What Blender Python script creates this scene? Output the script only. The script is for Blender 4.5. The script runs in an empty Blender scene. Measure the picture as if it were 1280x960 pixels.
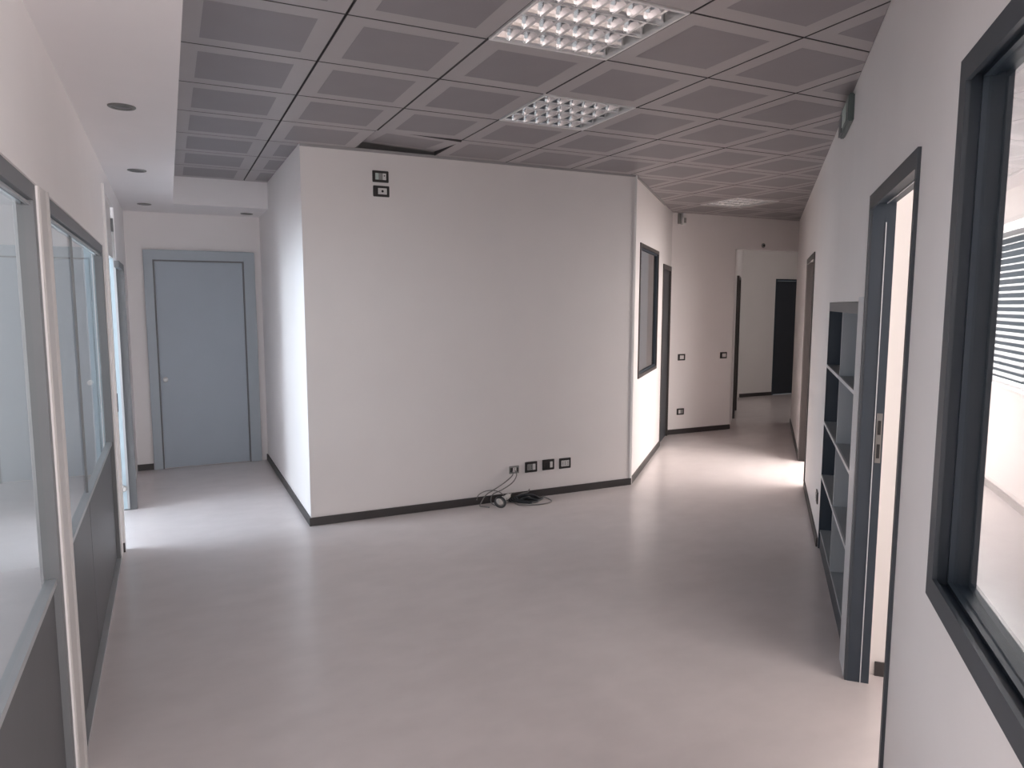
import bpy, bmesh, math, random
from mathutils import Vector, Matrix
random.seed(7)
S2 = 2 ** 0.5
scene = bpy.context.scene
C = scene.collection

# ------------------------------------------------------------------ camera
CAM_Z = 1.642
YAW, PITCH, ROLL, FPX = math.radians(25.637), math.radians(-6.363), math.radians(0.051), 892.5
cam_d = bpy.data.cameras.new('camera'); cam = bpy.data.objects.new('camera', cam_d); C.objects.link(cam)
fw = Vector((math.sin(YAW) * math.cos(PITCH), math.cos(YAW) * math.cos(PITCH), math.sin(PITCH)))
rt = Vector((math.cos(YAW), -math.sin(YAW), 0)); up = rt.cross(fw)
rt2 = math.cos(ROLL) * rt + math.sin(ROLL) * up; up2 = rt2.cross(fw)
m = Matrix((rt2, up2, -fw)).transposed().to_4x4(); m.translation = (0, 0, CAM_Z)
cam.matrix_world = m
cam_d.sensor_fit = 'HORIZONTAL'; cam_d.sensor_width = 36.0; cam_d.lens = FPX / 1280 * 36.0
cam_d.clip_start = 0.02; cam_d.clip_end = 100
scene.camera = cam

# ------------------------------------------------------------------ world, daylight, exposure
w = bpy.data.worlds.new('overcast'); scene.world = w; w.use_nodes = True
bg = w.node_tree.nodes['Background']; bg.inputs[0].default_value = (0.88, 0.93, 1.0, 1); bg.inputs[1].default_value = 0.32

def RW(s, n, z):      # along the right wall (45 degrees); n > 0 goes through the wall into the room behind
    return Vector((.57 + (s + n) / S2, (s - n) / S2, z))
RU = Vector((1, 1, 0)) / S2; RN = Vector((1, -1, 0)) / S2

def daylight(name, loc, direction, sx, sy, power, color):
    l = bpy.data.lights.new(name, 'AREA'); l.shape = 'RECTANGLE'; l.size = sx; l.size_y = sy
    l.energy = power; l.color = color
    o = bpy.data.objects.new(name, l); C.objects.link(o); o.location = loc
    o.rotation_euler = Vector(direction).to_track_quat('-Z', 'Y').to_euler()
    return o
WARM = (1.0, 0.92, 0.88); COOL = (0.76, 0.88, 1.0); NEUT = (1.0, 0.965, 0.97)
EXT_N = 1.70
daylight('daylight_near_window', RW(1.72, EXT_N + .13, 1.64), -RN, 1.85, 1.5, 32, WARM)
daylight('added_rear_fill', RW(-1.05, EXT_N + .13, 1.64), -RN, 2.9, 1.5, 106, NEUT)  # added fill from an unseen window behind the camera, lifts the near area
daylight('added_back_fill', (-2.0, -3.63, 1.64), (0, 1, 0), 2.4, 1.5, 30, NEUT)  # second added fill, shining forward from an unseen rear window
daylight('daylight_blind_window', RW(6.6, EXT_N + .25, 1.64), -RN, 3.1, 1.5, 245, WARM)
daylight('daylight_far_window', RW(9.1, EXT_N + .13, 1.64), -RN, 1.5, 1.5, 120, WARM)
daylight('daylight_lobby_window', RW(11.1, EXT_N + .13, 1.64), -RN, 1.0, 1.5, 9, WARM)
daylight('daylight_left_window', (-3.63, 6.2, 1.64), (1, 0, 0), 2.2, 1.5, 190, COOL)
daylight('daylight_glazed_room', (-3.63, 4.1, 1.64), (1, 0, 0), 1.7, 1.5, 64, COOL)

scene.view_settings.view_transform = 'Standard'; scene.view_settings.look = 'None'
scene.view_settings.gamma = 1.0; scene.view_settings.use_curve_mapping = False
scene.view_settings.exposure = 0.42
cy = scene.cycles
cy.use_denoising = True; cy.max_bounces = 14; cy.diffuse_bounces = 8; cy.glossy_bounces = 6
cy.transparent_max_bounces = 16; cy.transmission_bounces = 6
cy.sample_clamp_indirect = 6.0; cy.caustics_reflective = False; cy.caustics_refractive = False; cy.blur_glossy = 0.6

# ------------------------------------------------------------------ materials
def mat(name, color, rough=0.5, metal=0.0, spec=0.5, noise=0.0, nscale=8.0, bump=0.0, bscale=60.0, stretch=None):
    mt = bpy.data.materials.new(name); mt.use_nodes = True
    nt = mt.node_tree; b = nt.nodes['Principled BSDF']
    b.inputs['Base Color'].default_value = (*color, 1); b.inputs['Roughness'].default_value = rough
    b.inputs['Metallic'].default_value = metal; b.inputs['Specular IOR Level'].default_value = spec
    if noise or bump:
        tc = nt.nodes.new('ShaderNodeTexCoord'); src = tc.outputs['Object']
        if stretch:
            mp = nt.nodes.new('ShaderNodeMapping'); mp.inputs['Scale'].default_value = stretch
            nt.links.new(src, mp.inputs[0]); src = mp.outputs[0]
    if noise:
        nz = nt.nodes.new('ShaderNodeTexNoise'); nz.inputs['Scale'].default_value = nscale; nz.inputs['Detail'].default_value = 5
        nt.links.new(src, nz.inputs['Vector'])
        rp = nt.nodes.new('ShaderNodeValToRGB')
        rp.color_ramp.elements[0].position = 0.3; rp.color_ramp.elements[1].position = 0.7
        rp.color_ramp.elements[0].color = (*[c * (1 - noise) for c in color], 1)
        rp.color_ramp.elements[1].color = (*[min(1, c * (1 + noise)) for c in color], 1)
        nt.links.new(nz.outputs['Fac'], rp.inputs[0]); nt.links.new(rp.outputs[0], b.inputs['Base Color'])
    if bump:
        nb = nt.nodes.new('ShaderNodeTexNoise'); nb.inputs['Scale'].default_value = bscale; nb.inputs['Detail'].default_value = 4
        nt.links.new(src, nb.inputs['Vector'])
        bp = nt.nodes.new('ShaderNodeBump'); bp.inputs['Strength'].default_value = bump; bp.inputs['Distance'].default_value = 0.01
        nt.links.new(nb.outputs['Fac'], bp.inputs['Height']); nt.links.new(bp.outputs[0], b.inputs['Normal'])
    return mt

def glass_mat(name, tint, ior=1.5):
    mt = bpy.data.materials.new(name); mt.use_nodes = True; nt = mt.node_tree; nt.nodes.clear()
    out = nt.nodes.new('ShaderNodeOutputMaterial'); mix = nt.nodes.new('ShaderNodeMixShader')
    fr = nt.nodes.new('ShaderNodeFresnel'); fr.inputs['IOR'].default_value = ior
    tr = nt.nodes.new('ShaderNodeBsdfTransparent'); tr.inputs[0].default_value = (*tint, 1)
    gl = nt.nodes.new('ShaderNodeBsdfGlossy'); gl.inputs['Roughness'].default_value = 0.02; gl.inputs[0].default_value = (1, 1, 1, 1)
    # reflection of both faces of the pane on its outer side; the ray leaving the pane passes straight through
    geo = nt.nodes.new('ShaderNodeNewGeometry')
    def mth(op, a, b):
        n_ = nt.nodes.new('ShaderNodeMath'); n_.operation = op
        for k, v in enumerate((a, b)):
            if isinstance(v, (int, float)): n_.inputs[k].default_value = v
            else: nt.links.new(v, n_.inputs[k])
        return n_.outputs[0]
    f = fr.outputs[0]; both = mth('DIVIDE', mth('MULTIPLY', f, 2.0), mth('ADD', f, 1.0))
    fac = mth('MULTIPLY', both, mth('SUBTRACT', 1.0, geo.outputs['Backfacing']))
    nt.links.new(fac, mix.inputs[0]); nt.links.new(tr.outputs[0], mix.inputs[1]); nt.links.new(gl.outputs[0], mix.inputs[2])
    nt.links.new(mix.outputs[0], out.inputs[0]); return mt

M = {
 'wall': mat('white_wall_paint', (.82, .785, .775), .55, noise=.012, nscale=3, bump=.03, bscale=90),
 'room_wall': mat('room_wall_paint', (.78, .755, .735), .6, noise=.012, nscale=3),
 'soffit': mat('white_soffit_paint', (.82, .79, .795), .6, noise=.01, nscale=3),
 'floor': mat('greige_vinyl_floor', (.69, .635, .625), .25, spec=.5, noise=.035, nscale=5, bump=.012, bscale=30, stretch=(1, 1.6, 1)),
 'base': mat('dark_brown_baseboard', (.045, .040, .040), .45, noise=.05),
 'tile': mat('grey_metal_tile', (.44, .42, .425), .42, metal=.45, spec=.4, noise=.02, nscale=6),
 'tile_perf': mat('perforated_grey_tile', (.295, .278, .290), .46, metal=.4, spec=.3, noise=.02, nscale=6),
 'void': mat('dark_plenum', (.02, .02, .02), .9, noise=.05),
 'joint': mat('dark_tile_edge', (.06, .055, .055), .6, noise=.05),
 'roof': mat('slab', (.3, .3, .3), .9, noise=.05),
 'profile': mat('grey_ceiling_profile', (.36, .35, .35), .45, noise=.02),
 'white_metal': mat('white_lacquered_metal', (.80, .79, .78), .35, noise=.01),
 'alu': mat('bright_louvre_aluminium', (.95, .95, .95), .14, metal=1, noise=.01),
 'tube': mat('white_fluorescent_tube', (.90, .90, .90), .3, noise=.01),
 'pale_trim': mat('pale_cream_trim', (.62, .59, .57), .4, noise=.015),
 'alu_frame': mat('grey_aluminium_frame', (.165, .17, .177), .45, metal=.0, noise=.02),
 'alu_light': mat('light_aluminium_edge', (.45, .46, .47), .35, metal=.4, noise=.02),
 'panel': mat('dark_grey_laminate', (.092, .092, .098), .45, noise=.03),
 'door_grey': mat('grey_blue_door_laminate', (.41, .465, .52), .5, noise=.015, nscale=4),
 'door_frame': mat('grey_blue_door_frame', (.41, .46, .50), .45, noise=.015),
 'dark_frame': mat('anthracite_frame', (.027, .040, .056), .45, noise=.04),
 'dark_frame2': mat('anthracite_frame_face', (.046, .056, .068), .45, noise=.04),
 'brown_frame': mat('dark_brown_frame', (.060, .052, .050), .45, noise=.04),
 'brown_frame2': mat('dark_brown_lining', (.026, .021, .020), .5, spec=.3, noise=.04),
 'dark_door': mat('dark_slate_door', (.034, .041, .052), .45, noise=.03),
 'shelf': mat('pale_grey_shelf', (.36, .385, .41), .45, noise=.015),
 'shelf_edge': mat('pale_shelf_edge', (.62, .63, .65), .4, noise=.01),
 'plate': mat('dark_brown_plate', (.030, .026, .026), .35, noise=.03),
 'mod_grey': mat('grey_socket_module', (.28, .28, .27), .4, noise=.02),
 'mod_white': mat('white_socket_module', (.72, .70, .69), .35, noise=.01),
 'black': mat('black_plastic', (.012, .012, .013), .4, noise=.03),
 'steel': mat('brushed_steel', (.55, .54, .52), .3, metal=.9, noise=.02),
 'wire_grey': mat('grey_cable', (.22, .21, .205), .45, noise=.02),
 'wire_dark': mat('dark_cable', (.035, .038, .044), .4, noise=.03),
 'plug': mat('off_white_plug', (.66, .64, .62), .4, noise=.015),
 'lamp_ring': mat('grey_downlight_ring', (.20, .195, .19), .4, metal=.3, noise=.02),
 'lamp_lens': mat('grey_downlight_lens', (.11, .108, .105), .3, noise=.03),
 'sign': mat('grey_green_sign', (.10, .13, .125), .4, noise=.03),
 'sign_panel': mat('pale_sign_panel', (.52, .60, .57), .4, noise=.02),
 'slat': mat('grey_venetian_slat', (.55, .55, .55), .4, noise=.01),
 'glass': glass_mat('partition_glass', (.95, .975, .975)),
 'glass_dark': glass_mat('smoked_window_glass', (.72, .75, .77)),
 'glass_blue': mat('frosted_blue_glass', (.46, .57, .62), .3, noise=.01),
}

# ------------------------------------------------------------------ helpers
X, Y, Z = Vector((1, 0, 0)), Vector((0, 1, 0)), Vector((0, 0, 1))
WORLD = {}
class MB:
    def __init__(self): self.v = []; self.f = []; self.mi = []
    def poly(self, pts, mi=0):
        b = len(self.v); self.v += [Vector(p) for p in pts]; self.f.append(list(range(b, b + len(pts)))); self.mi.append(mi)
    def hexa(self, p, mi=0):       # 8 corners: bottom ring 0-3, top ring 4-7
        b = len(self.v); self.v += [Vector(q) for q in p]
        for q in ((0, 3, 2, 1), (4, 5, 6, 7), (0, 1, 5, 4), (1, 2, 6, 5), (2, 3, 7, 6), (3, 0, 4, 7)):
            self.f.append([b + k for k in q]); self.mi.append(mi)
        return self
    def box(self, x0, x1, y0, y1, z0, z1, mi=0):
        return self.hexa([(x0, y0, z0), (x1, y0, z0), (x1, y1, z0), (x0, y1, z0), (x0, y0, z1), (x1, y0, z1), (x1, y1, z1), (x0, y1, z1)], mi)
    def fbox(self, F, s0, s1, n0, n1, z0, z1, mi=0):      # F maps (s, n, z) to the world
        return self.hexa([F(s0, n0, z0), F(s1, n0, z0), F(s1, n1, z0), F(s0, n1, z0), F(s0, n0, z1), F(s1, n0, z1), F(s1, n1, z1), F(s0, n1, z1)], mi)
    def prism(self, pts, z0, z1, mi=0):
        b = len(self.v); n = len(pts)
        self.v += [Vector((p[0], p[1], z0)) for p in pts] + [Vector((p[0], p[1], z1)) for p in pts]
        self.f.append([b + k for k in range(n)][::-1]); self.f.append([b + n + k for k in range(n)]); self.mi += [mi, mi]
        for k in range(n): self.f.append([b + k, b + (k + 1) % n, b + n + (k + 1) % n, b + n + k]); self.mi.append(mi)
        return self
    def lathe(self, c, axis, prof, n=20, mi=0):           # prof: list of (radius, height along axis)
        axis = Vector(axis).normalized(); a = axis.orthogonal().normalized(); d = axis.cross(a); c = Vector(c)
        b = len(self.v)
        for r, h in prof:
            for k in range(n):
                t = 2 * math.pi * k / n; self.v.append(c + axis * h + (a * math.cos(t) + d * math.sin(t)) * r)
        for i in range(len(prof) - 1):
            for k in range(n):
                self.f.append([b + i * n + k, b + i * n + (k + 1) % n, b + (i + 1) * n + (k + 1) % n, b + (i + 1) * n + k]); self.mi.append(mi)
        self.f.append([b + k for k in range(n)][::-1]); self.f.append([b + (len(prof) - 1) * n + k for k in range(n)]); self.mi += [mi, mi]
        return self
    def tube(self, pts, r, n=6, sub=6, mi=0):
        P = [Vector(p) for p in pts]; Q = []
        for i in range(len(P) - 1):
            p0 = P[max(i - 1, 0)]; p1 = P[i]; p2 = P[i + 1]; p3 = P[min(i + 2, len(P) - 1)]
            for k in range(sub):
                t = k / sub
                Q.append(.5 * ((2 * p1) + (p2 - p0) * t + (2 * p0 - 5 * p1 + 4 * p2 - p3) * t * t + (3 * p1 - p0 - 3 * p2 + p3) * t ** 3))
        Q.append(P[-1]); b = len(self.v)
        for i, q in enumerate(Q):
            d = (Q[min(i + 1, len(Q) - 1)] - Q[max(i - 1, 0)]).normalized()
            ref = Z if abs(d.z) < .9 else X
            a = d.cross(ref).normalized(); e = d.cross(a)
            for k in range(n):
                t = 2 * math.pi * k / n; self.v.append(q + (a * math.cos(t) + e * math.sin(t)) * r)
        for i in range(len(Q) - 1):
            for k in range(n):
                self.f.append([b + i * n + k, b + i * n + (k + 1) % n, b + (i + 1) * n + (k + 1) % n, b + (i + 1) * n + k]); self.mi.append(mi)
        self.f.append([b + k for k in range(n)][::-1]); self.f.append([b + (len(Q) - 1) * n + k for k in range(n)]); self.mi += [mi, mi]
        return self
    def build(self, name, mats, parent=None, bevel=0, smooth=False):
        lo = Vector([min(v[k] for v in self.v) for k in range(3)]); hi = Vector([max(v[k] for v in self.v) for k in range(3)])
        loc = Vector(((lo.x + hi.x) / 2, (lo.y + hi.y) / 2, lo.z))
        me = bpy.data.meshes.new(name); me.from_pydata([v - loc for v in self.v], [], self.f)
        if not isinstance(mats, (list, tuple)): mats = [mats]
        for k in mats: me.materials.append(M[k])
        me.polygons.foreach_set('material_index', self.mi)
        bm = bmesh.new(); bm.from_mesh(me); bmesh.ops.recalc_face_normals(bm, faces=bm.faces)
        if bevel:
            bmesh.ops.remove_doubles(bm, verts=bm.verts, dist=1e-5)
            bmesh.ops.bevel(bm, geom=list(bm.edges), offset=bevel, segments=2, affect='EDGES', clamp_overlap=True)
        bm.to_mesh(me); bm.free()
        if smooth: me.polygons.foreach_set('use_smooth', [True] * len(me.polygons))
        o = bpy.data.objects.new(name, me); C.objects.link(o); place(o, loc, parent); return o
def place(o, loc, parent=None):
    WORLD[o.name] = Vector(loc)
    if parent is not None:
        o.parent = parent; o.location = Vector(loc) - WORLD[parent.name]
    else: o.location = loc
def empty(name, loc, parent=None):
    o = bpy.data.objects.new(name, None); C.objects.link(o); o.empty_display_size = .1; place(o, loc, parent); return o
def tag(o, label, cat, group=None):
    o['label'] = label; o['category'] = cat
    if group: o['group'] = group
    return o
def struct(o, label=None, cat=None):
    o['kind'] = 'structure'
    if label: o['label'] = label
    if cat: o['category'] = cat
    return o
def wall(name, F, s0, s1, n0, n1, z1, openings, label, m='wall', z0=0.0):
    """one wall with rectangular openings (s0, s1, z0, z1)"""
    mb = MB(); cuts = sorted({s0, s1} | {a for o in openings for a in o[:2]})
    for a, b in zip(cuts[:-1], cuts[1:]):
        spans = sorted((o[2], o[3]) for o in openings if o[0] <= a + 1e-6 and o[1] >= b - 1e-6)
        z = z0
        for p, q in spans:
            if p > z + 1e-6: mb.fbox(F, a, b, n0, n1, z, p)
            z = q
        if z < z1 - 1e-6: mb.fbox(F, a, b, n0, n1, z, z1)
    return struct(mb.build(name, m), label, 'wall')

# ------------------------------------------------------------------ setting: floor, slab, walls
CEIL, SOF = 2.765, 2.525
PLAN = [(-3.62, -3.62), (-.50, -3.62), tuple(RW(-3.45, 1.82, 0))[:2], tuple(RW(15.2, 1.82, 0))[:2], (12.6, 9.75), (8.8, 9.75), (5.0, 7.97), (-3.62, 7.97)]
struct(MB().prism(PLAN, -.1, 0).build('floor', 'floor'), 'smooth greige vinyl floor with a soft sheen', 'floor')
ceiling = struct(MB().prism(PLAN, 3.0, 3.1).build('ceiling', 'roof'), 'grey perforated metal tile ceiling with recessed louvre lights', 'ceiling')
WL = -.34
def LW(s, n, z): return Vector((WL - n, s, z))                     # left wall, n > 0 into the rooms on the left
F1, F2, LD = (1.50, 2.63), (2.80, 5.13), (5.32, 6.38)
wall('wall_left', LW, 1.42, 7.85, 0, .05, SOF, [(*F1, 0, 2.0), (*F2, 0, 2.0), (*LD, 0, 2.38)], 'white left wall with glazed partition and bright doorway')
def BW(s, n, z): return Vector((s, 7.85 + n, z))
wall('wall_back', BW, -3.6, 5.0, 0, .12, 3.0, [], 'white wall behind the closed grey door')
def MW(s, n, z): return Vector((s, 5.31 + n, z))
wall('wall_main', MW, .89, 3.75, 0, .1, CEIL + .004, [], 'broad blank white wall with sockets near its foot')
def TW(s, n, z): return Vector((.89 + n, s, z))
wall('wall_return', TW, 5.41, 7.85, 0, .1, CEIL + .004, [], 'white side of the central block beside the grey door')
def W2(s, n, z): return Vector((3.75 + (s - n) / S2, 5.31 + (s + n) / S2, z))
W2S = lambda x: (x - 3.75) * S2
WIN2 = (W2S(3.955), W2S(4.815), .945, 2.21); DR2 = (W2S(5.10), W2S(5.60), 0, 2.09)
wall('wall_corridor', W2, 0.0, W2S(5.64), .0, .1, CEIL + .004, [WIN2, DR2], 'white angled corridor wall with a dark window and narrow dark door')
def FW(s, n, z): return Vector((s, 7.2 + n, z))
wall('wall_far', FW, 5.60, 7.78, 0, .12, CEIL + .004, [(6.66, 7.78, 0, 2.36)], 'white end wall with three switch plates and an open passage')
def LO(s, n, z): return Vector((6.66 + (s - n) / S2, 7.20 + (s + n) / S2, z))
LOD = (.9, 1.8, 0, 2.05)
wall('wall_lobby', LO, .06, 3.42, 0, .12, 3.0, [LOD], 'white side wall of the dim passage beyond the opening')
def EW(s, n, z): return Vector((s, 9.62 + n, z))
wall('wall_lobby_end', EW, 8.9, 12.2, 0, .12, 3.0, [(9.87, 10.5, 0, 2.1)], 'shaded end wall of the passage with a dark door', 'room_wall')
# right wall
RWIN = (.72, 1.495, .95, 2.18); RD1 = (1.95, 2.915, 0, 2.075); NICHE = (3.10, 4.73, 0, 1.657); RD2 = (6.45, 7.60, 0, 2.09)
R_END = 10.2
wall('wall_right', RW, .62, R_END, 0, .085, CEIL + .004, [RWIN, RD1, NICHE, RD2], 'long white right wall with window, doorways and built-in shelves')
# rooms behind the right wall: one perimeter strip with windows
OPEN_R = [(-2.5, .40, .88, 2.4), (.80, 2.65, .88, 2.4), (5.05, 8.15, .88, 2.4), (8.35, 9.85, .88, 2.4), (10.6, 11.6, .88, 2.4)]
wall('wall_outer_right', RW, -3.45, 15.2, EXT_N, EXT_N + .12, 3.0, OPEN_R, 'white outer wall below the blinds seen through the right window', 'room_wall')
wall('wall_room_end', RW, R_END - .12, R_END, .12, EXT_N, 3.0, [], 'white partition closing the side room', 'room_wall')
wall('wall_room_start', RW, .56, .68, .12, EXT_N, 3.0, [], 'white partition closing the side room near the camera', 'room_wall')
wall('wall_pier', RW, 2.99, 3.09, .085, .27, 2.7, [], 'pale pier just inside the near doorway', 'room_wall')
struct(MB().fbox(RW, .68, 15.2, .12, EXT_N, 2.70, 2.76).build('ceiling_right_room', 'soffit'), 'white ceiling of the side room', 'ceiling')
# lobby enclosure beyond
struct(MB().prism([(12.2, 9.0), (12.4, 9.0), (12.4, 9.75), (12.2, 9.75)], 0, 3).build('wall_lobby_side', 'room_wall'), 'shaded side wall at the far end of the passage', 'wall')
struct(MB().prism([(6.70, 7.33), (7.76, 7.33), (12.2, 9.0), (12.2, 9.60), (9.05, 9.60)], 2.6, 2.66).build('ceiling_lobby', 'soffit'), 'white ceiling of the dim passage', 'ceiling')
# rooms on the left
def XL(s, n, z): return Vector((-3.5 - n, s, z))
wall('wall_outer_left', XL, -3.6, 7.97, 0, .12, 3.0, [(3.25, 4.95, .88, 2.4), (5.35, 7.55, .88, 2.4)], 'outer wall of the rooms behind the glazing', 'room_wall')
wall('wall_room_divider', lambda s, n, z: Vector((-3.5 + s, 5.18 + n, z)), 0, 3.04, 0, .1, 2.7, [], 'partition between the left rooms', 'room_wall')
wall('wall_rear', lambda s, n, z: Vector((-3.5 + s, -3.5 - n, z)), 0, 3.1, 0, .12, 3.0, [(.3, 2.7, .88, 2.4)], 'white wall behind the camera')
wall('wall_room_rear', lambda s, n, z: Vector((-3.5 + s, 1.42 + n, z)), 0, 3.04, 0, .1, 3.0, [], 'rear partition of the glazed room', 'room_wall')
struct(MB().box(-3.5, WL - .12, 1.52, 7.85, 2.70, 2.76).build('ceiling_left_room', 'soffit'), 'white ceiling of the left rooms', 'ceiling')
# soffit
GX0 = .083
so = MB(); so.box(WL - .12, GX0, 1.42, 7.85, SOF, 2.95); so.box(-3.5, GX0, -3.5, 1.42, SOF, 2.95); so.box(GX0, .99, 7.12, 7.85, SOF, 2.95)
struct(so.build('ceiling_soffit', 'soffit'), 'lowered white plaster soffit with small downlights', 'ceiling')

struct(MB().fbox(RW, -3.4, .56, .003, EXT_N, CEIL, CEIL + .05).build('ceiling_rear', 'soffit'), 'white ceiling beside the camera', 'ceiling')
# baseboards: dark strips
BH, BT = .062, .012
def baseboard(name, F, s0, s1, label, inner=-BT):
    return struct(MB().fbox(F, s0, s1, inner, 0, 0, BH).build(name, 'base'), label, 'baseboard')
baseboard('baseboard_main', MW, .89 - BT, 3.755, 'dark brown skirting under the broad white wall')
baseboard('baseboard_return', TW, 5.31, 7.85, 'dark brown skirting on the side of the central block')
baseboard('baseboard_corridor', W2, .0, DR2[0] - .03, 'dark brown skirting under the angled corridor wall')
baseboard('baseboard_far', FW, 5.64, 6.66, 'dark brown skirting under the end wall')
baseboard('baseboard_right', RW, NICHE[1] + .01, RD2[0] - .05, 'dark brown skirting between shelves and far doorway')
baseboard('baseboard_right_far', RW, RD2[1] + .05, R_END, 'dark brown skirting past the far doorway')
baseboard('baseboard_back', BW, -.34, -.195, 'short dark skirting left of the grey door')
baseboard('baseboard_lobby', EW, 9.1, 9.86, 'dark skirting at the far end of the passage')
baseboard('baseboard_pier', lambda s, n, z: RW(2.99 + n, .12 + s, z), 0, .15, 'dark skirting inside the near doorway')
baseboard('baseboard_left', LW, 5.26, 5.315, 'short dark skirting beside the bright doorway')
# trims
struct(MB().prism([(3.735, 5.300), (3.757, 5.300), (3.768, 5.311), (3.768, 5.33), (3.745, 5.315)], 0, CEIL).build('trim_1', 'white_metal'), 'white corner profile of the broad white wall', 'trim')
struct(MB().box(.89, 3.74, 5.298, 5.31, CEIL - .016, CEIL + .004).build('trim_2', 'profile'), 'grey edge profile of the tile ceiling over the white wall', 'trim')
struct(MB().prism([(WL, 2.632), (WL + .004, 2.64), (WL + .006, 2.75), (WL + .011, 2.77), (WL + .011, 2.785), (WL + .006, 2.797), (WL, 2.799)], 0, 2.0).build('trim_3', 'pale_trim'), 'pale rounded post between the two glazed partitions', 'trim')
struct(MB().fbox(W2, .03, W2S(5.09), -.012, 0, CEIL - .016, CEIL + .002).build('trim_4', 'profile'), 'grey ceiling edge profile over the angled wall', 'trim')

# ------------------------------------------------------------------ tile ceiling
def clip(poly, a, b, c):      # keep a x + b y <= c
    out = []
    for i in range(len(poly)):
        p, q = poly[i], poly[(i + 1) % len(poly)]
        dp, dq = a * p[0] + b * p[1] - c, a * q[0] + b * q[1] - c
        if dp <= 0: out.append(p)
        if dp * dq < 0:
            t = dp / (dp - dq); out.append((p[0] + t * (q[0] - p[0]), p[1] + t * (q[1] - p[1])))
    return out
def area(p): return abs(sum(p[i][0] * p[(i + 1) % len(p)][1] - p[(i + 1) % len(p)][0] * p[i][1] for i in range(len(p)))) / 2 if len(p) > 2 else 0
E1 = .002
KEEP = [(1, -1, .57 - E1 * S2), (-1, 0, -GX0), (0, 1, 7.2 - E1)]
BLOCK = [(-1, 0, -.89 + E1), (0, -1, -5.31 + E1 + .012), (1, -1, -1.56 + E1)]         # inside the central block: all of these hold
SOFB = [(0, -1, -7.12), (1, 0, .9)]                                                   # behind the soffit face
def subtract(poly, planes):
    pieces = []; rest = poly
    for a, b, c in planes:
        o = clip(rest, -a, -b, -c)
        if area(o) > 1e-5: pieces.append(o)
        rest = clip(rest, a, b, c)
        if area(rest) < 1e-6: break
    return pieces
def visible(poly):
    for k in KEEP:
        poly = clip(poly, *k)
        if area(poly) < 1e-4: return []
    out = []
    for p in subtract(poly, BLOCK): out += subtract(p, SOFB)
    return [p for p in out if area(p) > 1e-4]
G0X, G0Y, T = .6829, 2.9196, .6
LIGHTS = {(1, -1), (2, 1), (8, 5)}
RIM, BEV, BORD = .0030, .0065, .092
def rect(x0, x1, y0, y1): return [(x0, y0), (x1, y0), (x1, y1), (x0, y1)]
def tile_mesh():
    mb = MB()
    def ring(i, z): return [(i, i, z), (T - i, i, z), (T - i, T - i, z), (i, T - i, z)]
    R = [ring(RIM, .03), ring(RIM, BEV * .8), ring(BEV, 0), ring(BORD, 0), ring(BORD + .004, .0012)]
    for a, b in zip(R[:-1], R[1:]):
        for k in range(4): mb.poly([a[k], a[(k + 1) % 4], b[(k + 1) % 4], b[k]], 2 if a is R[0] or a is R[1] else 0)
    mb.poly(R[4][::-1], 1)
    me = bpy.data.meshes.new('ceiling_tile'); me.from_pydata(mb.v, [], mb.f)
    me.materials.append(M['tile']); me.materials.append(M['tile_perf']); me.materials.append(M['joint']); me.polygons.foreach_set('material_index', mb.mi)
    bm = bmesh.new(); bm.from_mesh(me); bmesh.ops.remove_doubles(bm, verts=bm.verts, dist=1e-5); bmesh.ops.recalc_face_normals(bm, faces=bm.faces)
    for f in bm.faces:
        pass
    bm.to_mesh(me); bm.free()
    # open-topped tray: make sure the visible faces look down
    return me
TILE = tile_mesh()
void = MB()
for i in range(-6, 13):
    for j in range(-11, 8):
        x0, y0 = G0X + T * i, G0Y + T * j
        full = visible(rect(x0, x0 + T, y0, y0 + T))
        if not full: continue
        for p in full: void.prism(p, CEIL + .09, CEIL + .10)
        if (i, j) in LIGHTS: continue
        if len(full) == 1 and abs(area(full[0]) - T * T) < 1e-5 or (i, j) == (1, 3):
            o = bpy.data.objects.new('ceiling_tile', TILE); C.objects.link(o); place(o, (x0, y0, CEIL), ceiling)
            if (i, j) == (1, 3):
                o.rotation_euler = (math.radians(4.2), math.radians(2.5), 0); o.location.z += .012
                o['label'] = 'loose grey tile lifted beside the white wall'
        else:
            mb = MB()
            for p in visible(rect(x0 + RIM, x0 + T - RIM, y0 + RIM, y0 + T - RIM)): mb.prism(p, CEIL + .001, CEIL + .03, 2)
            for p in visible(rect(x0 + BEV, x0 + T - BEV, y0 + BEV, y0 + T - BEV)): mb.prism(p, CEIL, CEIL + .001, 0)
            for p in visible(rect(x0 + BORD, x0 + T - BORD, y0 + BORD, y0 + T - BORD)): mb.prism(p, CEIL - .0008, CEIL, 1)
            if mb.v: mb.build('ceiling_tile', ['tile', 'tile_perf', 'joint'], ceiling)
void.build('plenum', 'void', ceiling)['label'] = 'dark void above the tiles'

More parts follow.
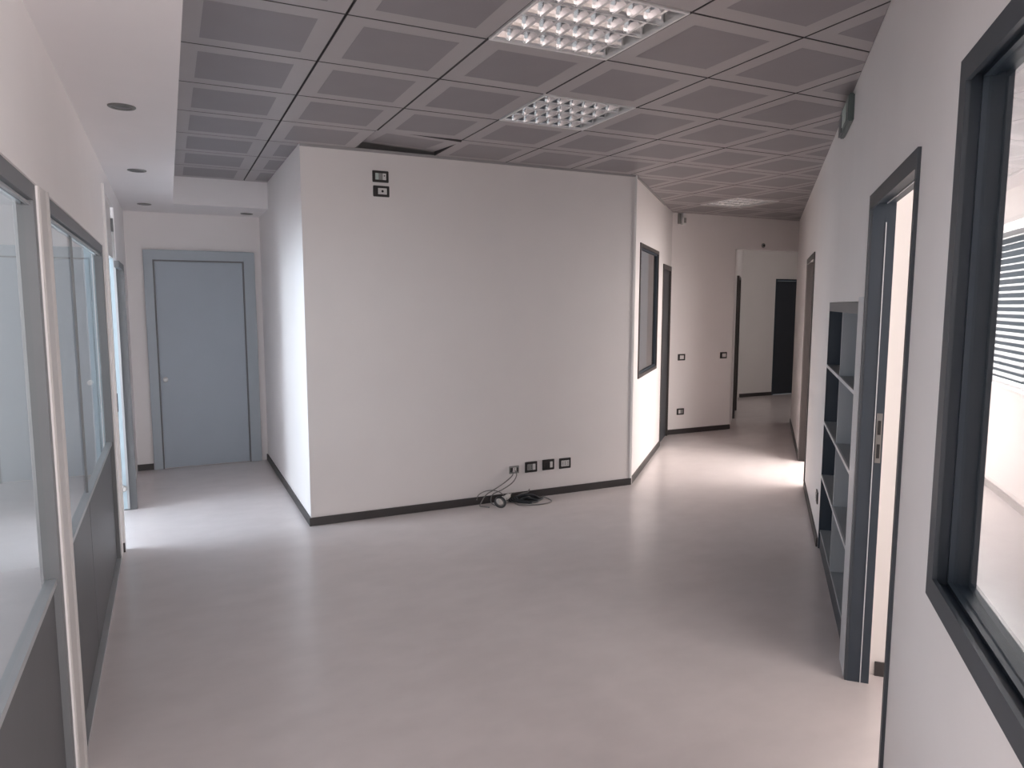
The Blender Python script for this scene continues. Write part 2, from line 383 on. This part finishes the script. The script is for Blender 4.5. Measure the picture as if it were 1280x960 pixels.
# ------------------------------------------------------------------ louvre ceiling lights
def ceiling_light(i, j, label):
    x0, y0 = G0X + T * i, G0Y + T * j; e = .004
    root = empty('ceiling_light', (x0 + T / 2, y0 + T / 2, CEIL - .004)); tag(root, label, 'ceiling light', 'recessed louvre lights in the tile ceiling')
    x1, y1 = x0 + T - e, y0 + T - e; x0 += e; y0 += e
    fr = .012; a, b = CEIL - .004, CEIL + .012
    mb = MB(); mb.box(x0, x1, y0, y0 + fr, a, b); mb.box(x0, x1, y1 - fr, y1, a, b); mb.box(x0, x0 + fr, y0 + fr, y1 - fr, a, b); mb.box(x1 - fr, x1, y0 + fr, y1 - fr, a, b)
    mb.build('frame', 'white_metal', root)
    hb = MB(); t = CEIL + .085
    hb.box(x0 + .004, x1 - .004, y0 + .004, y1 - .004, t, t + .003)
    hb.box(x0 + .004, x0 + .008, y0 + .004, y1 - .004, b, t); hb.box(x1 - .008, x1 - .004, y0 + .004, y1 - .004, b, t)
    hb.box(x0 + .008, x1 - .008, y0 + .004, y0 + .008, b, t); hb.box(x0 + .008, x1 - .008, y1 - .008, y1 - .004, b, t)
    hb.build('housing', 'white_metal', root)
    ix0, ix1, iy0, iy1 = x0 + fr, x1 - fr, y0 + fr, y1 - fr
    rows, cols = 4, 7; dy = (iy1 - iy0) / rows; dx = (ix1 - ix0) / cols
    zt = CEIL + .058
    def trough(y0_, y1_):                      # parabolic mirror from a rail's foot up to the tube
        mb = MB(); n = 6; half = (y1_ - y0_) / 2; yc = (y0_ + y1_) / 2
        prof = []
        for k in range(n + 1):
            q = k / n; prof.append((half - (half - .014) * q ** 1.6 - .002, CEIL + .001 + (zt - CEIL) * q))
        pts = [(yc - h_, z_) for h_, z_ in prof] + [(yc + h_, z_) for h_, z_ in prof[::-1]]
        for (ya, za), (yb, zb) in zip(pts[:-1], pts[1:]):
            mb.poly([(ix0, ya, za), (ix1, ya, za), (ix1, yb, zb), (ix0, yb, zb)])
        return mb
    for r in range(rows):
        ya, yb = iy0 + r * dy, iy0 + (r + 1) * dy
        trough(ya, yb).build('reflector', 'alu', root, smooth=False)
        for c in range(1, cols):
            xx = ix0 + c * dx; mb = MB(); hh = .034
            for sg_ in (-1, 1):
                n = 4; pr = [(sg_ * (.0065 * (1 - k / n) ** 1.8 + .0006), CEIL + .001 + hh * k / n) for k in range(n + 1)]
                for (xa, za), (xb, zb) in zip(pr[:-1], pr[1:]):
                    wa = (yb - ya) / 2 - .004 - .010 * ((za - CEIL) / hh) ** 1.4; wb = (yb - ya) / 2 - .004 - .010 * ((zb - CEIL) / hh) ** 1.4; ym = (ya + yb) / 2
                    mb.poly([(xx + xa, ym - wa, za), (xx + xa, ym + wa, za), (xx + xb, ym + wb, zb), (xx + xb, ym - wb, zb)])
            mb.poly([(xx - .0071, ya + .004, CEIL + .001), (xx + .0071, ya + .004, CEIL + .001), (xx + .0071, yb - .004, CEIL + .001), (xx - .0071, yb - .004, CEIL + .001)])
            mb.build('cross_blade', 'alu', root)
        yc = (ya + yb) / 2; L_ = ix1 - ix0
        MB().lathe((ix0 + .01, yc, CEIL + .043), X, [(.006, 0), (.006, .012), (.0105, .013), (.0105, L_ - .033), (.006, L_ - .032), (.006, L_ - .02)], 10).build('tube', 'tube', root)
    for r in range(1, rows):
        yy = iy0 + r * dy
        MB().box(ix0, ix1, yy - .004, yy + .004, CEIL - .0005, CEIL + .002).build('reflector_rail', 'alu', root)
    return root
ceiling_light(1, -1, 'square silver louvre light nearest the camera in the grey ceiling')
ceiling_light(2, 1, 'square silver louvre light, middle one, above the broad white wall')
ceiling_light(8, 5, 'small distant louvre light at the far end of the corridor ceiling')

# ------------------------------------------------------------------ downlights in the soffit
def downlight(x, y, label):
    root = empty('downlight', (x, y, SOF - .006)); tag(root, label, 'downlight', 'downlights in the white soffit')
    MB().lathe((x, y, SOF), -Z, [(.058, 0), (.058, .003), (.054, .006), (.044, .006), (.040, .002)], 28).build('ring', 'lamp_ring', root)
    mb = MB(); mb.lathe((x, y, SOF - .0015), -Z, [(.038, 0), (.036, .002), (.020, .004), (.008, .0045)], 24); mb.build('lens', 'lamp_lens', root)
downlight(-.143, 3.76, 'grey recessed downlight nearest the camera in white soffit')
downlight(-.140, 5.47, 'grey recessed downlight, second along the white soffit')
downlight(-.142, 7.25, 'grey recessed downlight above the left of the grey door')
downlight(.745, 7.58, 'grey recessed downlight above the right of the grey door')

# ------------------------------------------------------------------ left glazed partitions
def bar(root, name, F, s0, s1, n0, n1, z0, z1, m, bevel=0): return MB().fbox(F, s0, s1, n0, n1, z0, z1).build(name, m, root, bevel)
def partition(n, s0, s1, mull, label):
    root = struct(empty('window_%d' % n, LW((s0 + s1) / 2, .05, 0)), label, 'window')
    fw_ = .05; n0, n1 = .006, .05
    fr = MB()
    fr.fbox(LW, s0, s1, n0, n1, 2.0 - fw_, 2.0); fr.fbox(LW, s0, s0 + fw_, n0, n1, 0, 2.0 - fw_); fr.fbox(LW, s1 - fw_, s1, n0, n1, 0, 2.0 - fw_)
    fr.fbox(LW, s0 + fw_, s1 - fw_, n0 + .022, n1, 0, .03)
    f = fr.build('frame', 'alu_frame', root)
    bar(f, 'frame_bead', LW, s0 + fw_, s1 - fw_, .016, .026, 2.0 - fw_ - .014, 2.0 - fw_ - .006, 'alu_light')
    bar(root, 'kick_strip', LW, s0, s1, .002, .028, 0, .022, 'alu_light')
    bar(root, 'sill_rail', LW, s0 + fw_, s1 - fw_, .016, .048, .760, .780, 'alu_light')
    cuts = [s0 + fw_] + mull + [s1 - fw_]
    for a, b in zip(cuts[:-1], cuts[1:]):
        bar(root, 'glass_pane', LW, a + .004, b - .004, .032, .038, .782, 2.0 - fw_ - .004, 'glass')
        bar(root, 'lower_panel', LW, a + .003, b - .003, .026, .045, .032, .758, 'panel')
    for q in mull: bar(root, 'mullion', LW, q - .0035, q + .0035, .027, .043, .782, 2.0 - fw_, 'alu_frame')
    return root
partition(1, *F1, [], 'tall glazed partition closest to the camera on the left wall')
partition(2, *F2, [3.73], 'two-pane glazed partition between pale post and bright doorway')
# bright doorway on the left wall
d = struct(empty('door_1', LW(5.85, .06, 0)), 'bright doorway with pale blue glass leaf on the left wall', 'doorway')
lin = MB(); lin.fbox(LW, LD[0] - .05, LD[0], -.014, 0, 0, 2.40); lin.fbox(LW, LD[0], LD[0] + .012, -.014, .05, 0, 2.38)
lin.build('jamb', 'white_metal', d)
bar(d, 'strike_plate', LW, LD[0] - .028, LD[0] - .008, -.018, -.014, .94, 1.06, 'black')
dk = MB(); dk.fbox(LW, LD[1] - .02, LD[1] + .035, -.046, .05, 0, 1.945); dk.fbox(LW, LD[0] + .45, LD[1] - .02, -.046, -.016, 1.90, 1.945)
dk.build('dark_casing', 'alu_frame', d)
tp = MB(); tp.fbox(LW, LD[0] + .012, LD[1] - .02, .02, .045, 1.99, 2.38); tp.build('transom_panel', 'pale_trim', d)
leaf = bar(d, 'glass_leaf', LW, LD[1] - .06, LD[1] - .048, .02, .86, .02, 2.19, 'glass_blue')
bar(leaf, 'leaf_edge', LW, LD[1] - .066, LD[1] - .042, .004, .02, .02, 2.19, 'alu_light')
bar(leaf, 'hinge_patch', LW, LD[1] - .075, LD[1] - .035, .004, .07, 2.19, 2.29, 'alu_frame')
kb = MB(); kb.lathe(LW(LD[1] - .06, .04, .195), -Y, [(.012, 0), (.012, .02), (.024, .025), (.026, .04), (.018, .05)], 16); kb.build('bolt_knob', 'steel', leaf)

# ------------------------------------------------------------------ grey door
d = struct(empty('door_2', (.32, 7.85, 0)), 'closed grey blue door in matching frame at corridor end', 'door')
fx0, fx1, lx0, lx1 = -.192, .825, -.112, .722
fr = MB(); fr.box(fx0, lx0, 7.815, 7.85, 0, 2.165); fr.box(lx1, fx1, 7.815, 7.85, 0, 2.165); fr.box(lx0, lx1, 7.815, 7.85, 2.072, 2.165)
fr.build('door_frame', 'door_frame', d, bevel=.004)
st = MB(); st.box(lx0, lx0 + .014, 7.822, 7.85, 0, 2.072); st.box(lx1 - .014, lx1, 7.822, 7.85, 0, 2.072); st.box(lx0 + .014, lx1 - .014, 7.822, 7.85, 2.058, 2.072)
st.build('door_stop', 'alu_frame', d)
lf = MB().box(lx0 + .016, lx1 - .016, 7.832, 7.849, .008, 2.056).build('door_leaf', 'door_grey', d)
kb = MB(); kb.lathe((-.050, 7.832, .90), -Y, [(.024, 0), (.024, .006), (.010, .008), (.010, .03), (.022, .036), (.024, .050), (.016, .060)], 20)
kb.build('door_knob', 'white_metal', lf, smooth=False)

# ------------------------------------------------------------------ windows and doors of the angled corridor wall
def lined_window(n, F, win, depth, m_face, m_lin, glass, label, cw=.045, face=-.010, gd=None, sw=.028):
    gd = gd or depth
    s0, s1, z0, z1 = win; root = struct(empty('window_%d' % n, F((s0 + s1) / 2, .05, z0)), label, 'window')
    fr = MB(); fr.fbox(F, s0, s1, face, .0, z0, z0 + cw); fr.fbox(F, s0, s1, face, .0, z1 - cw, z1)
    fr.fbox(F, s0, s0 + cw, face, 0, z0 + cw, z1 - cw); fr.fbox(F, s1 - cw, s1, face, 0, z0 + cw, z1 - cw)
    fr.build('casing', m_face, root)
    li = MB(); t = cw * .7
    li.fbox(F, s0, s1, 0, depth, z0, z0 + t); li.fbox(F, s0, s1, 0, depth, z1 - t, z1)
    li.fbox(F, s0, s0 + t, 0, depth, z0 + t, z1 - t); li.fbox(F, s1 - t, s1, 0, depth, z0 + t, z1 - t)
    li.build('lining', m_lin, root)
    gp = MB(); g = t + sw
    gp.fbox(F, s0 + t, s1 - t, gd - .05, gd - .022, z0 + t, z0 + g); gp.fbox(F, s0 + t, s1 - t, gd - .05, gd - .022, z1 - g, z1 - t)
    gp.fbox(F, s0 + t, s0 + g, gd - .05, gd - .022, z0 + g, z1 - g); gp.fbox(F, s1 - g, s1 - t, gd - .05, gd - .022, z0 + g, z1 - g)
    gp.build('sash', m_lin, root)
    bar(root, 'glass_pane', F, s0 + g, s1 - g, gd - .039, gd - .033, z0 + g, z1 - g, glass)
    return root
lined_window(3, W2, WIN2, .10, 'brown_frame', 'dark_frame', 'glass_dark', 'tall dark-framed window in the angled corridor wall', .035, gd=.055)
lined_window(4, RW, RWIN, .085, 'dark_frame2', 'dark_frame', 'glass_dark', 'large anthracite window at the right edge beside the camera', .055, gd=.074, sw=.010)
def doorway(n, F, dr, depth, m_face, m_lin, label, cw=.045, seal=None):
    s0, s1, z0, z1 = dr; root = struct(empty('door_%d' % n, F((s0 + s1) / 2, .05, 0)), label, 'doorway')
    fr = MB(); fr.fbox(F, s0 - .006, s0 + .020, -.010, 0, 0, z1 - cw); fr.fbox(F, s1 - .02, s1 + .012, -.010, 0, 0, z1 - cw); fr.fbox(F, s0 - .006, s1 + .012, -.010, 0, z1 - cw, z1 + .012)
    fr.build('casing', m_face, root)
    li = MB(); t = .022
    li.fbox(F, s0, s0 + t, 0, depth, 0, z1 - t); li.fbox(F, s1 - t, s1, 0, depth, 0, z1 - t); li.fbox(F, s0, s1, 0, depth, z1 - t, z1)
    lo = li.build('lining', m_lin, root)
    if seal:
        bar(lo, 'seal_strip', F, s1 - t - .004, s1 - t, seal, seal + .0035, 0, z1 - .10, 'shelf_edge')
        bar(lo, 'seal_strip', F, s0 + t, s1 - t - .004, seal, seal + .0035, z1 - t - .004, z1 - t, 'shelf_edge')
    return root
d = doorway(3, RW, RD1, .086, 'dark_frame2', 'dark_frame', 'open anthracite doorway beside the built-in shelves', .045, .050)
sp = bar(d, 'strike_plate', RW, RD1[1] - .026, RD1[1] - .022, .058, .080, .98, 1.19, 'lamp_ring')
bar(sp, 'latch_hole', RW, RD1[1] - .0275, RD1[1] - .0258, .063, .075, 1.10, 1.16, 'black'); bar(sp, 'latch_hole', RW, RD1[1] - .0275, RD1[1] - .0258, .063, .075, 1.00, 1.06, 'black')
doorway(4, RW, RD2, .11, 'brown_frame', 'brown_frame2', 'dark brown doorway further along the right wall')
d = doorway(5, W2, (DR2[0], DR2[1], 0, 2.09), .10, 'brown_frame', 'brown_frame', 'narrow dark slate door beyond the corridor window')
bar(d, 'door_leaf', W2, DR2[0] + .024, DR2[1] - .024, .012, .045, .008, 2.065, 'dark_door')
d = struct(empty('door_6', (10.18, 9.62, 0)), 'dark slate door at the end of the dim passage', 'door')
fr = MB(); fr.fbox(EW, 9.87, 9.90, -.01, .1, 0, 2.1); fr.fbox(EW, 10.47, 10.5, -.01, .1, 0, 2.1); fr.fbox(EW, 9.90, 10.47, -.01, .1, 2.07, 2.1); fr.build('door_frame', 'dark_frame', d)
lf = bar(d, 'door_leaf', EW, 9.905, 10.465, .01, .05, .008, 2.065, 'dark_door')
d = struct(empty('door_7', LO(1.35, .05, 0)), 'dark brown door seen edge-on inside the passage opening', 'door')
fr = MB(); a, b = LOD[:2]; fr.fbox(LO, a, a + .04, -.03, .1, 0, 2.05); fr.fbox(LO, b - .04, b, -.03, .1, 0, 2.05); fr.fbox(LO, a + .04, b - .04, -.03, .1, 2.01, 2.05); fr.build('door_frame', 'brown_frame', d)
bar(d, 'door_leaf', LO, a + .043, b - .043, .0, .04, .008, 2.007, 'brown_frame')

# ------------------------------------------------------------------ outer windows with blinds (seen through the right window)
def outer_window(n, s0, s1, F, n0, label):
    root = struct(empty('window_%d' % n, F((s0 + s1) / 2, n0 + .05, .88)), label, 'window')
    fr = MB(); c = .05
    fr.fbox(F, s0, s1, n0, n0 + .06, .88, .88 + c); fr.fbox(F, s0, s1, n0, n0 + .06, 2.4 - c, 2.4); fr.fbox(F, s0, s0 + c, n0, n0 + .06, .88 + c, 2.4 - c); fr.fbox(F, s1 - c, s1, n0, n0 + .06, .88 + c, 2.4 - c)
    mid = (s0 + s1) / 2; fr.fbox(F, mid - .025, mid + .025, n0, n0 + .06, .88 + c, 2.4 - c)
    fr.build('frame', 'white_metal', root); return root
outer_window(5, .80, 2.65, RW, EXT_N + .04, 'outer window of the side room near the camera')
outer_window(6, 5.05, 8.15, RW, EXT_N + .05, 'outer window behind the venetian blinds of the side room')
outer_window(7, 8.35, 9.85, RW, EXT_N + .04, 'outer window at the end of the side room')
outer_window(8, 10.6, 11.6, RW, EXT_N + .04, 'outer window lighting the passage')
outer_window(9, 3.25, 4.95, XL, .04, 'outer window of the glazed room on the left')
outer_window(10, 5.35, 7.55, XL, .04, 'outer window of the room behind the bright doorway')
outer_window(11, -2.5, .40, RW, EXT_N + .04, 'added unseen window giving fill light to the space behind the camera')  # frame of the added opening that the rear fill comes through
outer_window(12, .3, 2.7, lambda s, n, z: Vector((-3.5 + s, -3.5 - n, z)), .04, 'added unseen window for fill light in the wall behind the camera')  # unseen opening put in for the back fill
def blind(s0, s1, label):
    root = tag(empty('venetian_blind', RW((s0 + s1) / 2, EXT_N - .03, .92)), label, 'blind', 'venetian blinds of the side room')
    nn = EXT_N - .025
    bar(root, 'head_rail', RW, s0, s1, nn - .02, nn + .02, 2.38, 2.42, 'slat'); bar(root, 'bottom_rail', RW, s0, s1, nn - .02, nn + .02, .885, .905, 'slat')
    first = None
    for k in range(23):
        z = .95 + k * .062
        if first is None:
            mb = MB(); mb.hexa([RW(s0, nn - .022, z - .012), RW(s1, nn - .022, z - .012), RW(s1, nn + .022, z + .010), RW(s0, nn + .022, z + .010),
                                RW(s0, nn - .022, z - .010), RW(s1, nn - .022, z - .010), RW(s1, nn + .022, z + .012), RW(s0, nn + .022, z + .012)])
            first = mb.build('slat', 'slat', root)
        else:
            o = first.copy(); C.objects.link(o); o.location = first.location + Vector((0, 0, k * .062))
blind(5.08, 6.58, 'grey venetian blind nearer half behind the right window glass'); blind(6.62, 8.12, 'grey venetian blind further half behind the right window glass')

# ------------------------------------------------------------------ built-in shelves
s0, s1 = NICHE[0], NICHE[1]; dep = .30
bk = tag(empty('bookshelf', RW((s0 + s1) / 2, dep / 2, 0)), 'built-in open shelves with pale boards recessed in the right wall', 'bookshelf')
bar(bk, 'side_panel', RW, s1 - .02, s1, .0, dep, 0, 1.655, 'dark_frame'); bar(bk, 'side_panel', RW, s0, s0 + .02, .0, dep, 0, 1.655, 'shelf')  # far side coloured dark to carry the shade inside the far bay
mid = 2.77 * S2
bar(bk, 'divider', RW, mid - .01, mid + .01, .004, dep, .13, 1.60, 'shelf')
bar(bk, 'back_panel', RW, s0, s1, dep, dep + .012, 0, 1.655, 'dark_frame')
bar(bk, 'top_panel', RW, s0 + .02, s1 - .02, .0, dep, 1.60, 1.655, 'alu_frame')
bar(bk, 'plinth', RW, s0 + .02, s1 - .02, .01, dep, 0, .115, 'dark_frame')
for z in (.13, .51, .872, 1.25):
    for a, b in ((s0 + .02, mid - .01), (mid + .01, s1 - .02)):
        sh = bar(bk, 'shelf', RW, a, b, .008, dep, z - .018, z, 'shelf')
        if z > .2: bar(sh, 'edge_band', RW, a, b, -.002, .008, z - .018, z + .001, 'shelf_edge')
struct(MB().fbox(RW, RD1[1] + .012, s0, -.012, 0, 0, 1.675).build('trim_5', 'shelf_edge'), 'pale vertical strip between shelves and near doorway', 'trim')

# ------------------------------------------------------------------ sockets and switches
def plate(name, label, cat, P, r, out, wd, ht, mods, m='plate', group=None):
    """P centre on wall, r right, out towards the room; mods: list of (u0, u1, material, holes)"""
    P, r, out = Vector(P), Vector(r), Vector(out)
    F = lambda s, n, z: P + r * s + out * n + Z * z
    root = tag(empty(name, P - Z * ht / 2), label, cat, group)
    MB().fbox(F, -wd / 2, wd / 2, 0, .009, -ht / 2, ht / 2).build('plate', m, root, bevel=.003)
    for u0, u1, mm, holes in mods:
        hh = ht * .28
        o = MB().fbox(F, u0 * wd + .001, u1 * wd - .001, .008, .0125, -hh, hh).build('module', mm, root, bevel=.001)
        for hu, hz, hr in holes:
            c = F((u0 + u1) / 2 * wd + hu, .0115, hz); MB().lathe(c, out, [(hr, 0), (hr, .0015)], 10).build('pin_hole', 'black', o)
    return root
H3 = [(0, -.012, .0035), (0, 0, .0035), (0, .012, .0035)]
GS = 'dark wall plates near the floor of the white wall'
W_ = .116; HT = .092
A = -.34; B = -.113; Cc = .113; D = .34
plate('wall_socket', 'dark framed socket plate with grey outlet, second from left above skirting', 'socket', (2.727, 5.31, .267), X, -Y, W_, HT, [(A, B, 'mod_grey', H3), (B, Cc, 'mod_grey', H3), (Cc, D, 'mod_white', [])], group=GS)
plate('wall_socket', 'dark framed socket plate with one white module on its right side', 'socket', (2.894, 5.31, .271), X, -Y, W_, HT, [(A, B, 'plate', H3), (B, Cc, 'plate', []), (Cc, D, 'mod_white', [])], group=GS)
plate('wall_socket', 'dark framed socket plate nearest the corner, with pale modules', 'socket', (3.058, 5.31, .268), X, -Y, W_, HT, [(A, B, 'mod_white', H3), (B, Cc, 'mod_white', H3), (Cc, D, 'mod_white', H3)], group=GS)
plate('wall_socket', 'bare pale socket without frame, with two cables plugged in', 'socket', (2.566, 5.31, .259), X, -Y, .092, .066, [(-.42, -.15, 'plate', []), (-.14, .2, 'mod_white', H3), (.24, .40, 'plate', [])], 'mod_grey', group=GS)
plate('wall_switch', 'dark framed plate with grey modules, upper of the pair high on wall', 'switch plate', (1.466, 5.31, 2.580), X, -Y, .122, .084, [(A, B, 'sign_panel', []), (B, Cc, 'mod_grey', []), (Cc, D, 'mod_white', [(0, .006, .005)])], group='pair of plates high on the white wall')
plate('wall_socket', 'dark framed plate with white centre, lower of the pair high on wall', 'socket', (1.470, 5.31, 2.474), X, -Y, .122, .080, [(-.22, .34, 'mod_white', [(0, .0, .009)])], group='pair of plates high on the white wall')
plate('wall_switch', 'dark switch plate with white centre on end wall, left one', 'switch', (5.83, 7.2, .98), X, -Y, .115, .082, [(-.26, .28, 'mod_white', [])], group='plates on the end wall')
plate('wall_switch', 'dark switch plate with white centre beside the passage opening', 'switch', (6.515, 7.2, .985), X, -Y, .115, .082, [(-.22, .32, 'mod_white', [])], group='plates on the end wall')
plate('wall_socket', 'dark socket plate low on the end wall near the skirting', 'socket', (5.835, 7.2, .285), X, -Y, .115, .082, [(-.3, -.02, 'mod_white', []), (.0, .3, 'mod_grey', H3)], group='plates on the end wall')
plate('wall_socket', 'dark socket plate low on the right wall before the shelves', 'socket', RW(3.49 * S2, 0, .30), RU, -RN, .115, .085, [(A, B, 'mod_grey', H3), (B, Cc, 'mod_white', []), (Cc, D, 'mod_grey', H3)])

# ------------------------------------------------------------------ cables on the floor under the sockets
def cpt(x, z, y=5.25): return (x, y, z)
g = tag(empty('grey_cable', (2.4, 5.24, 0)), 'thin grey cables with off-white plug looping from bare socket to floor', 'cable')
MB().tube([(2.545, 5.297, .25), (2.53, 5.26, .225), (2.46, 5.255, .175), (2.36, 5.26, .12), (2.285, 5.255, .085), (2.235, 5.25, .02), (2.225, 5.235, .006), (2.25, 5.20, .0055), (2.28, 5.17, .0055)], .0045).build('cable', 'wire_grey', g, smooth=True)
MB().tube([(2.575, 5.297, .25), (2.565, 5.255, .22), (2.52, 5.245, .165), (2.43, 5.25, .115), (2.345, 5.25, .085), (2.325, 5.245, .03), (2.34, 5.21, .006), (2.38, 5.19, .006)], .0045).build('cable', 'wire_grey', g, smooth=True)
MB().tube([(2.205, 5.26, .05), (2.225, 5.27, .088), (2.285, 5.275, .112), (2.36, 5.272, .112), (2.425, 5.265, .085), (2.475, 5.25, .03), (2.48, 5.225, .008)], .004).build('cable', 'wire_grey', g, smooth=True)
MB().hexa([(2.37, 5.19, .004), (2.455, 5.21, .004), (2.445, 5.265, .004), (2.36, 5.245, .004), (2.375, 5.20, .05), (2.45, 5.215, .062), (2.44, 5.26, .062), (2.365, 5.24, .05)]).build('plug_adapter', 'plug', g, bevel=.006)
MB().lathe((2.452, 5.235, .045), (1, .2, .45), [(.020, 0), (.022, .02), (.018, .045), (.012, .05)], 14).build('plug_head', 'plug', g)
MB().lathe((2.50, 5.245, .068), (1, .2, .45), [(.006, 0), (.005, .012)], 8).build('plug_pin', 'steel', g)
c = tag(empty('coiled_cable', (2.355, 5.13, 0)), 'small coil of dark cable on the floor before the adapter', 'cable coil')
for k in range(3):
    R_ = .030 + .0065 * k
    MB().tube([(2.362 + R_ * math.cos(t * math.pi / 6) * 1.1, 5.150 + .030 * math.sin(t * math.pi / 6) - .004 * k, .046 + R_ * .85 * math.sin(t * math.pi / 6)) for t in range(13)], .0058, sub=3).build('cable_turn', 'wire_dark' if k != 0 else 'wire_grey', c, smooth=True)
b_ = tag(empty('cable_bundle', (2.65, 5.2, 0)), 'flattened bundle of dark cables with one grey loop against the skirting', 'cable bundle')
for k in range(7):
    a0 = 2.50 + .012 * k; a1 = 2.80 - .014 * k; yy = 5.265 - .012 * k; zz = .009 + .012 * ((k * 5) % 4)
    MB().tube([(a0, yy, zz), (a0 + .08, yy + .008, zz + .008), ((a0 + a1) / 2, yy - .004, zz + .005), (a1 - .05, yy - .015, zz), (a1, yy - .035, .007), (a1 - .06, yy - .055, .007), ((a0 + a1) / 2, yy - .06, .008 + .003 * (k % 3)), (a0 + .05, yy - .045, .008), (a0, yy - .012, zz)], .0085, sub=4).build('cable_turn', 'wire_dark', b_, smooth=True)
MB().tube([(2.56, 5.275, .03), (2.62, 5.27, .055), (2.68, 5.275, .06), (2.70, 5.28, .085)], .005).build('cable_end', 'wire_grey', b_, smooth=True)
MB().tube([(2.52, 5.20, .006), (2.53, 5.13, .0055), (2.62, 5.085, .0055), (2.74, 5.07, .0055), (2.82, 5.11, .0055), (2.835, 5.18, .0055), (2.80, 5.235, .02)], .005).build('loose_end', 'wire_grey', b_, smooth=True)

# ------------------------------------------------------------------ emergency sign, corner sensor, small detector
sg = tag(empty('exit_sign', RW(4.04, -.02, 2.6)), 'grey green emergency sign box under the ceiling on right wall', 'sign')
bar(sg, 'housing', RW, 3.82, 4.27, -.03, 0, 2.598, 2.738, 'sign', .006)
bar(sg, 'panel', RW, 3.93, 4.11, -.034, -.03, 2.625, 2.715, 'sign_panel')
bar(sg, 'end_cap', RW, 4.13, 4.262, -.036, -.03, 2.604, 2.70, 'alu_frame')
ss = tag(empty('motion_sensor', (5.76, 7.17, 2.62)), 'small white motion sensor in the ceiling corner of end wall', 'sensor')
MB().box(5.715, 5.745, 7.165, 7.2, 2.63, 2.755).build('bracket', 'mod_grey', ss, bevel=.003)
bd = MB().hexa([(5.755, 7.14, 2.615), (5.815, 7.14, 2.615), (5.815, 7.2, 2.615), (5.755, 7.2, 2.615), (5.755, 7.155, 2.76), (5.815, 7.155, 2.76), (5.815, 7.2, 2.76), (5.755, 7.2, 2.76)]).build('body', 'white_metal', ss, bevel=.005)
MB().box(5.768, 5.802, 7.139, 7.142, 2.64, 2.70).build('lens', 'mod_grey', bd)
sd = tag(empty('wall_sensor', (7.135, 7.19, 2.40)), 'tiny grey sensor above the passage opening', 'sensor')
MB().lathe((7.135, 7.2, 2.417), -Y, [(.03, 0), (.03, .008), (.022, .016)], 16).build('base', 'mod_grey', sd)
MB().lathe((7.135, 7.186, 2.417), -Y, [(.016, 0), (.014, .008), (.006, .012)], 12).build('lens', 'plate', sd)
